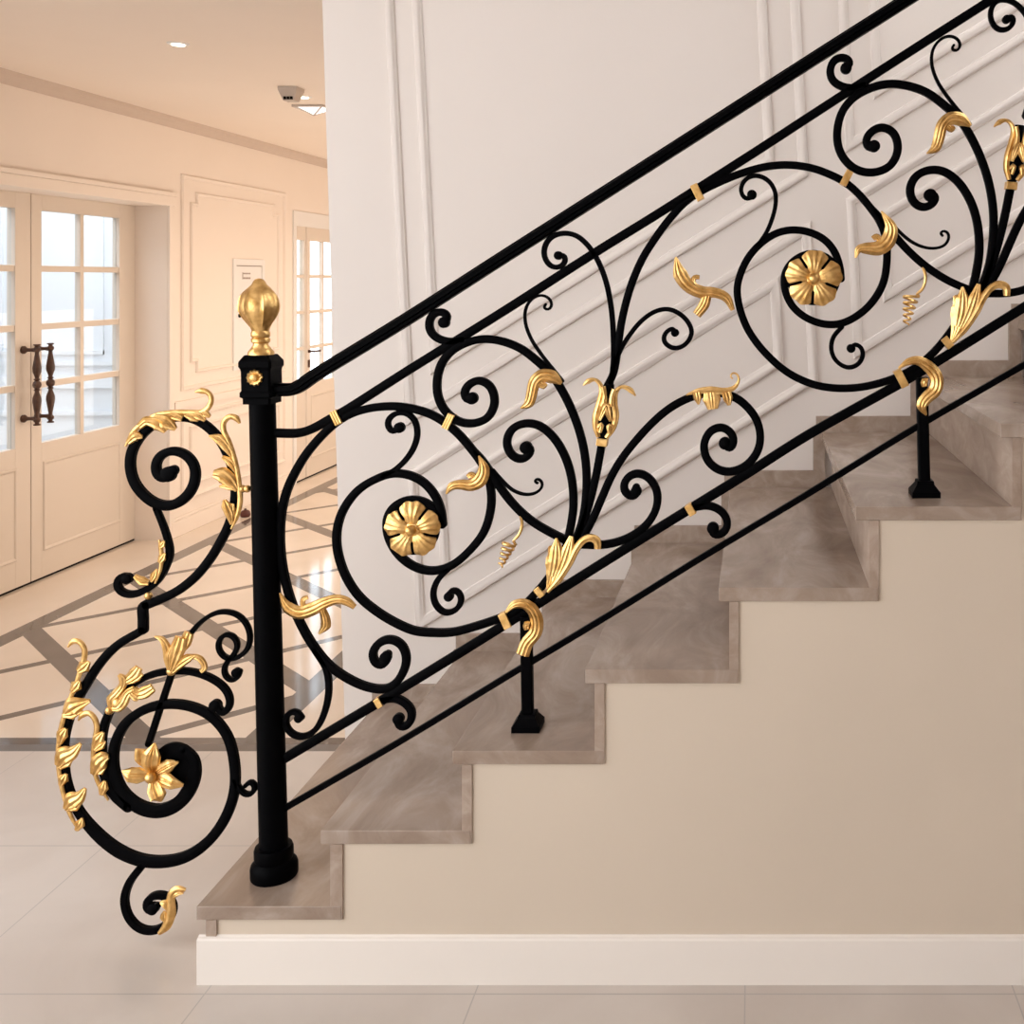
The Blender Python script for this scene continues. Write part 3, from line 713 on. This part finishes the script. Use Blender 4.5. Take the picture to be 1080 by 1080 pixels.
frame('trim_3', [lower(411, 838, 771, 933), lower(440, 802, 808, 893)])
frame('trim_4', [lower(887, 1300, 771, 933), lower(921, 1270, 808, 893)])

# corridor: left wall with two door openings
D1a, D1b, DT = 4.80, 6.75, 2.07      # double door
D2a, D2b, D2T = 8.60, 10.2, 2.13     # glazed door further on
bm = BM(); xb = XW-.26
box(bm, xb, XW, YB, D1a, 0, ZC); box(bm, xb, XW, D1b, D2a, 0, ZC); box(bm, xb, XW, D2b, 13.2, 0, ZC)
box(bm, xb, XW, D1a, D1b, DT, ZC); box(bm, xb, XW, D2a, D2b, D2T, ZC)
struct('wall_left', bm, 'corr')
bm = BM(); box(bm, xb, -1.30, 13.0, 13.2, 0, ZC); struct('wall_far', bm, 'corr')
bm = BM(); box(bm, -1.36, -1.24, YB+.14, 13.0, 0, ZC); struct('wall_right', bm, 'corr')
bm = BM(); box(bm, xb, -1.24, YB+.03, 13.2, ZC, ZC+.2); struct('ceiling', bm, 'ceil')
# dropped strip along the wall, darkened in place of a ceiling shadow gap
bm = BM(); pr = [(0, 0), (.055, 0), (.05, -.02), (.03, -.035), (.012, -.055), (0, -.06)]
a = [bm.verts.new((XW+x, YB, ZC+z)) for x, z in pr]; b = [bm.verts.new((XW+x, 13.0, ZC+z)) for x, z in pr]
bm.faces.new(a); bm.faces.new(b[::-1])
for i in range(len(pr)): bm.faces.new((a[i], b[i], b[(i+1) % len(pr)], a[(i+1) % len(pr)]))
struct('trim_5', bm, 'gap_shade')
bm = BM()
for y0, y1 in ((YB, D1a), (D1b+.02, D2a-.06), (D2b+.06, 13.0)):
    box(bm, XW, XW+.018, y0, y1, 0, .10); box(bm, XW, XW+.010, y0, y1, .10, .118)
struct('baseboard_left', bm, 'corr', bevel=.003)
# raised mouldings on the corridor wall
def wall_bead(bm, pts, w=.03, h=.016, x=XW):     # closed loop of (y, z)
    n = len(pts); P = [Vector(p) for p in pts]; offs = []
    for i in range(n):
        a, b, c = P[i-1], P[i], P[(i+1) % n]
        d1 = (b-a).normalized(); d2 = (c-b).normalized(); n1 = Vector((-d1.y, d1.x)); n2 = Vector((-d2.y, d2.x))
        m = n1+n2; offs.append(m/m.dot(n1))
    prof = [(-.5, 0), (-.45, .5), (-.2, 1), (.2, .8), (.5, 0)]
    rings = [[bm.verts.new((x+h*b, P[i].x+offs[i].x*w*a, P[i].y+offs[i].y*w*a)) for a, b in prof] for i in range(n)]
    for i in range(n):
        a, b = rings[i], rings[(i+1) % n]
        for k in range(len(prof)-1): bm.faces.new((a[k], a[k+1], b[k+1], b[k]))
def notched(y0, y1, z0, z1, e):
    return [(y0+e, z0), (y1-e, z0), (y1-e, z0+e), (y1, z0+e), (y1, z1-e), (y1-e, z1-e), (y1-e, z1), (y0+e, z1), (y0+e, z1-e), (y0, z1-e), (y0, z0+e), (y0+e, z0+e)]
bm = BM()
wall_bead(bm, [(6.92, .92), (8.42, .92), (8.42, 2.27), (6.92, 2.27)]); wall_bead(bm, notched(7.03, 8.31, 1.02, 2.17, .07), .024)
wall_bead(bm, [(6.92, .22), (8.42, .22), (8.42, .74), (6.92, .74)]); wall_bead(bm, [(7.02, .30), (8.32, .30), (8.32, .66), (7.02, .66)], .02)
wall_bead(bm, [(10.6, .22), (12.6, .22), (12.6, .74), (10.6, .74)]); wall_bead(bm, [(10.6, .92), (12.6, .92), (12.6, 2.27), (10.6, 2.27)])
box(bm, XW, XW+.02, D1b+.06, D2a-.1, .80, .845)
struct('trim_6', bm, 'corr')
bm = BM()                            # thin casing round the big door
box(bm, XW, XW+.016, D1b, D1b+.055, .0, DT+.055); box(bm, XW, XW+.016, D1a-.055, D1a, 0, DT+.055); box(bm, XW, XW+.022, D1a-.055, D1b+.055, DT, DT+.06); box(bm, XW, XW+.032, D1a-.07, D1b+.07, DT+.06, DT+.085)
struct('trim_7', bm, 'corr', bevel=.004)

# --- door leaves
def door_leaf(parent, x, y0, y1, z1, gy0, gy1, gz0, gz1, cols, rows, mat='door', mw=.034, th=.045, panel=True):
    bm = BM(); xa = x-th
    box(bm, xa, x, y0, gy0, .012, z1); box(bm, xa, x, gy1, y1, .012, z1)
    box(bm, xa, x, gy0, gy1, .012, gz0); box(bm, xa, x, gy0, gy1, gz1, z1)
    for c in range(1, cols):
        yc = gy0+(gy1-gy0)*c/cols; box(bm, xa+.008, x-.004, yc-mw/2, yc+mw/2, gz0, gz1)
    for r in range(1, rows):
        zc = gz0+(gz1-gz0)*r/rows; box(bm, xa+.008, x-.005, gy0, gy1, zc-mw/2, zc+mw/2)
    if panel:
        wall_bead(bm, [(gy0+.02, .16), (gy1-.0, .16), (gy1-.0, gz0-.11), (gy0+.02, gz0-.11)], .02, .008, x)
    leaf_o = link('door_leaf', bm, mat, parent, bevel=.002)
    for c in range(cols):
        for r in range(rows):
            b2 = BM(); w = (gy1-gy0)/cols; h = (gz1-gz0)/rows
            box(b2, x-th*.5-.002, x-th*.5+.002, gy0+w*c, gy0+w*(c+1), gz0+h*r, gz0+h*(r+1))
            link('pane', b2, 'glass', leaf_o)
    return leaf_o
d1 = tag(empty('door_1'), kind='structure')
d1['label'] = 'white double door with glass panes and turned pull handles in left wall'
door_leaf(d1, XD, D1a, 5.775, DT, 4.94, 5.655, .735, 1.985, 2, 4)
door_leaf(d1, XD, 5.782, D1b, DT, 5.865, 6.585, .735, 1.985, 2, 4)
bm = BM(); box(bm, XD-.05, XD-.005, D1a, D1b, 0, .012); link('threshold_gap', bm, 'dark', d1)
def handle(y, side):
    bm = BM(); x = XD+.075*side if side > 0 else XD-.045-.075
    z0, z1 = .85, 1.275; L = z1-z0
    pf = [(.016,0),(.017,.012),(.010,.022),(.009,.03),(.016,.05),(.017,.075),(.010,.095),(.0095,.12),(.015,.20),(.021,.29),(.020,.34),(.011,.40),(.0095,.42),(.016,.435),(.010,.45),(.019,.475),(.021,.50)]
    pf = pf+[(r, 1-h) for r, h in pf[::-1]][1:]
    lathe(bm, [(r, z0+h*L) for r, h in pf], (x, y, 0), 18)
    for z in (z0+.035, z1-.03):
        xs = XD if side > 0 else XD-.045
        pr = [(.020, xs), (.021, xs+.010*side), (.010, xs+.024*side), (.009, xs+.045*side), (.014, x)]
        lathe(bm, pr, (0, y, z), 14, axis='x')
    h = link('pull_handle', bm, 'wood', d1, True); h['label'] = 'dark turned wooden pull handle'
handle(5.712, 1); handle(5.822, 1); handle(5.822, -1)
# --- glazed door further down the corridor
d2 = tag(empty('door_2'), kind='structure')
d2['label'] = 'far glazed door with bright panes at end of left wall'
door_leaf(d2, XW+.006, 8.84, 9.58, D2T-.089, 8.91, 9.47, .77, 1.93, 2, 4, mw=.028)
door_leaf(d2, XW+.006, 8.63, 8.82, D2T-.089, 8.655, 8.80, .77, 1.93, 1, 4, mw=.028, panel=False)
door_leaf(d2, XW+.006, 9.585, 10.17, D2T-.089, 9.66, 10.1, .77, 1.93, 2, 4, mw=.028)
bm = BM(); box(bm, XW-.06, XW+.014, D2a-.02, D2a+.03, 0, D2T-.09); box(bm, XW-.06, XW+.014, D2b-.03, D2b+.02, 0, D2T-.09); box(bm, XW-.06, XW+.014, D2a-.02, D2b+.02, D2T-.09, D2T+.03)
link('door_frame', bm, 'white', d2, bevel=.004)
bm = BM(); box(bm, XW-.07, XW+.002, D2a+.03, D2b-.03, 0, .012); link('threshold_gap', bm, 'dark', d2)
bm = BM(); lathe(bm, [(.012, 0), (.012, .02), (.008, .024), (.008, .05)], (XW+.006, 8.875, 1.03), 12, axis='x'); box(bm, XW+.044, XW+.058, 8.87, 9.0, 1.02, 1.036); box(bm, XW+.006, XW+.016, 8.86, 8.89, .90, .96)
link('lever_handle', bm, 'wood', d2)

# --- room seen through the big door
bm = BM(); box(bm, -7.1, -7.0, 3.0, 12.5, 0, 3.0); box(bm, -7.0, -3.9, 8.0, 8.12, 0, 2.7); box(bm, -7.1, -3.9, 2.9, 3.0, 0, 3.0)
struct('wall_room', bm, 'room')
bm = BM(); box(bm, -7.1, -5.5, 2.9, 8.1, 2.95, 3.05); struct('ceiling_room', bm, 'room')
bm = BM()
for y0 in (3.6, 5.2, 6.8, 8.4):
    wall_bead(bm, [(y0, 1.0), (y0+1.2, 1.0), (y0+1.2, 2.7), (y0, 2.7)], .06, .03, -7.0); wall_bead(bm, [(y0+.12, 1.12), (y0+1.08, 1.12), (y0+1.08, 2.58), (y0+.12, 2.58)], .04, .02, -7.0)
    wall_bead(bm, [(y0, .2), (y0+1.2, .2), (y0+1.2, .75), (y0, .75)], .05, .03, -7.0)
box(bm, -7.0, -6.96, 3.0, 8.0, .82, .90); box(bm, -7.0, -6.97, 3.0, 8.0, 0, .14)
for x0 in (-6.7, -5.6):
    for w in (0, .08):
        vs = [(x0+w, 1.0+w), (x0+.9-w, 1.0+w), (x0+.9-w, 2.5-w), (x0+w, 2.5-w)]
        for i in range(4):
            (xa, za), (xc, zc) = vs[i], vs[(i+1) % 4]
            box(bm, min(xa, xc)-.015, max(xa, xc)+.015, 7.975+.003*(i % 2)+.005*(w > 0), 8.0, min(za, zc)-.015, max(za, zc)+.015)
box(bm, -7.0, -3.9, 7.97, 8.0, .82, .90); box(bm, -7.0, -3.9, 7.975, 8.0, .62, .65); box(bm, -7.0, -3.9, 7.975, 8.0, 0, .14)
struct('trim_8', bm, 'room')

# ================================================================ SMALL THINGS
def downlight(u, v, label):
    Y = F*(ZC-CH)/(CV-v); x = (u-CU)/F*Y
    t = tag(empty('downlight'), label, 'ceiling light', 'recessed ceiling downlights'); t.location = (x, Y, ZC)
    bm = BM(); lathe(bm, [(.028, -.002), (.028, -.005), (.043, -.003), (.045, 0)], (0, 0, 0), 32); link('bezel', bm, 'white', t, True)
    bm = BM(); lathe(bm, [(.027, -.007), (.027, -.002)], (0, 0, 0), 28); link('lamp', bm, 'bulb', t)
    return x, Y
LP = [downlight(188, 46, 'round recessed downlight alone in middle of corridor ceiling'), downlight(320, 102, 'round recessed downlight right behind the ceiling sensor')]
# ceiling sensor: tapered box with three dark lenses
Ys = 5.72; xs = (307-CU)/F*Ys
t = tag(empty('motion_sensor'), 'small grey tapered sensor box hanging from corridor ceiling', 'sensor'); t.location = (xs, Ys, ZC)
bm = BM()
v0 = [bm.verts.new((sx*.052, sy*.05, 0)) for sx, sy in ((-1,-1),(1,-1),(1,1),(-1,1))]; v1 = [bm.verts.new((sx*.05, sy*.048, -.018)) for sx, sy in ((-1,-1),(1,-1),(1,1),(-1,1))]; v2 = [bm.verts.new((sx*.030, sy*.03, -.072)) for sx, sy in ((-1,-1),(1,-1),(1,1),(-1,1))]
bm.faces.new(v0[::-1]); bm.faces.new(v2)
for a, b in ((v0, v1), (v1, v2)):
    for i in range(4): bm.faces.new((a[i], a[(i+1) % 4], b[(i+1) % 4], b[i]))
link('housing', bm, 'grey', t, bevel=.003)
for k in (-1, 0, 1):
    bm = BM(); box(bm, k*.017-.006, k*.017+.006, -.041, -.030, -.066, -.052); link('lens', bm, 'dark', t)
# faceted glass ceiling lamp, partly behind the wall end
Yl = 6.35; xl = (331-CU)/F*Yl
t = tag(empty('ceiling_lamp'), 'square glass ceiling lamp in chrome frame half hidden by stair wall end', 'ceiling lamp'); t.location = (xl, Yl, ZC)
bm = BM(); w = .085
q0 = [bm.verts.new((sx*w, sy*w, -.004)) for sx, sy in ((-1,-1),(1,-1),(1,1),(-1,1))]; tip = bm.verts.new((0, 0, -.05))
bm.faces.new(q0[::-1])
for i in range(4): bm.faces.new((q0[i], q0[(i+1) % 4], tip))
link('diffuser', bm, emis('lamp_diffuser', (1, .93, .88), 1.6), t)
bm = BM()
for sx, sy in ((-1,-1),(1,-1),(1,1),(-1,1)):
    a = Vector((sx*w, sy*w, -.006)); b = Vector((0, 0, -.053)); d = (b-a); n = d.cross(Vector((0, 0, 1))).normalized()*.004
    vs = [bm.verts.new(p) for p in (a-n, a+n, b+n, b-n)]; ws_ = [bm.verts.new(p+Vector((0, 0, .006))) for p in (a-n, a+n, b+n, b-n)]
    bm.faces.new(vs); bm.faces.new(ws_[::-1])
    for i in range(4): bm.faces.new((vs[i], ws_[i], ws_[(i+1) % 4], vs[(i+1) % 4]))
for x0, x1, y0, y1 in ((-w-.006, w+.006, -w-.006, -w), (-w-.006, w+.006, w, w+.006), (-w-.006, -w, -w, w), (w, w+.006, -w, w)): box(bm, x0, x1, y0, y1, -.014, 0)
link('lamp_frame', bm, 'grey', t)
# wall access panel
t = tag(empty('access_panel'), 'white service panel door with small black knob on corridor wall behind finial', 'wall panel'); t.location = (XW, 7.83, 1.0)
bm = BM()
box(bm, 0, .012, -.24, -.20, -.02, .76); box(bm, 0, .012, .20, .24, -.02, .76); box(bm, 0, .012, -.20, .20, .715, .76); box(bm, 0, .012, -.20, .20, -.02, .02)
link('panel_frame', bm, 'white', t, bevel=.002)
bm = BM(); box(bm, 0, .007, -.193, .193, .027, .708); link('panel_door', bm, 'white', t)
bm = BM(); box(bm, 0, .003, -.20, -.193, .02, .715); box(bm, 0, .003, -.20, .20, .708, .715); link('panel_gap', bm, 'ink', t)
bm = BM(); ball(bm, Vector((.012, -.155, .36)), .014); link('knob', bm, 'dark', t, True)
bm = BM(); box(bm, .007, .009, -.105, -.098, .615, .665)
for k in range(4): box(bm, .007, .009, -.09+k*.028, -.07+k*.028, .652, .662); box(bm, .007, .009, -.09+k*.028, -.07+k*.028, .618, .630)
link('printed_sign', bm, 'ink', t)
# little door stop
t = tag(empty('door_stop'), 'small dark red rubber door stop on floor at foot of left wall beside newel', 'door stop')
t.location = (-3.46, 7.42, 0)
bm = BM(); lathe(bm, [(.026, 0), (.032, .006), (.034, .02), (.030, .034), (.020, .044), (.006, .048)], (0, 0, 0), 20); link('rubber_body', bm, 'red', t, True)
bm = BM(); lathe(bm, [(.006, .046), (.009, .05), (.008, .056), (.002, .058)], (0, 0, 0), 12); link('screw_cap', bm, 'wood', t, True)

# ================================================================ THE HALL AROUND THE CAMERA
HX0, HX1, HY0, HZ = XW, 4.3, -3.2, 3.8
def wall_with_hole_y(name, y0, y1, x0, x1, z1, hole, mat='wall'):
    a, b, c, d = hole; bm = BM()
    box(bm, x0, a, y0, y1, 0, z1); box(bm, b, x1, y0, y1, 0, z1); box(bm, a, b, y0, y1, 0, c); box(bm, a, b, y0, y1, d, z1)
    return struct(name, bm, mat)
wall_with_hole_y('wall_front', HY0-.15, HY0, HX0, HX1, HZ, BACKWIN)
bm = BM(); a, b, c, d = SIDE_OPENING
for q in ((HY0, a, 0, HZ), (b, YB, 0, HZ), (a, b, 0, c), (a, b, d, HZ)): box(bm, HX1, HX1+.15, *q)
struct('wall_hall_right', bm, 'panel')
bm = BM(); a, b, c, d = LEFTWIN
for q in ((HY0, a, 0, HZ), (b, YB, 0, HZ), (a, b, 0, c), (a, b, d, HZ)): box(bm, HX0-.2, HX0, *q)
struct('wall_hall_left', bm, 'wall')
bm = BM(); box(bm, HX0-.2, e0.x+.2, YB+.03, YB+.2, ZC+.19, HZ); struct('wall_upper', bm, 'wall')
bm = BM(); a, b, c, d = SKY
for q in ((HX0, a, HY0, YB), (b, HX1, HY0, YB), (a, b, HY0, c), (a, b, d, YB)): box(bm, *q, HZ, HZ+.1)
struct('ceiling_hall', bm, 'wall')
# ================================================================ LIGHT
W = bpy.data.worlds.new('daylight'); S.world = W; W.use_nodes = True
bg = W.node_tree.nodes['Background']; bg.inputs['Color'].default_value = (.97, .985, 1, 1); bg.inputs['Strength'].default_value = WS
def spot(x, y, power, col=(1, .80, .60)):
    l = bpy.data.lights.new('downlight_lamp', 'SPOT'); l.energy = power; l.color = col; l.spot_size = math.radians(150); l.spot_blend = .8; l.shadow_soft_size = .05
    o = bpy.data.objects.new('downlight_lamp', l); COL.objects.link(o); o.location = (x, y, ZC-.02)
for i in range(6): spot(-2.46, 4.63+1.37*i, 22)
# added warm fill for the corridor, hidden behind the stair wall
l = bpy.data.lights.new('corridor_fill', 'AREA'); l.shape = 'RECTANGLE'; l.size = 7.0; l.size_y = 1.5; l.energy = FILL; l.color = (1, .855, .73)
o = bpy.data.objects.new('corridor_fill', l); COL.objects.link(o); o.location = (-1.42, 8.9, 1.0); o.rotation_euler = (0, math.pi/2, math.pi); o.rotation_euler = Vector((-1, 0, .18)).to_track_quat('-Z', 'Y').to_euler()

S.view_settings.view_transform = 'Standard'; S.view_settings.look = 'None'; S.view_settings.gamma = 1; S.view_settings.use_curve_mapping = False
S.view_settings.exposure = 0.0
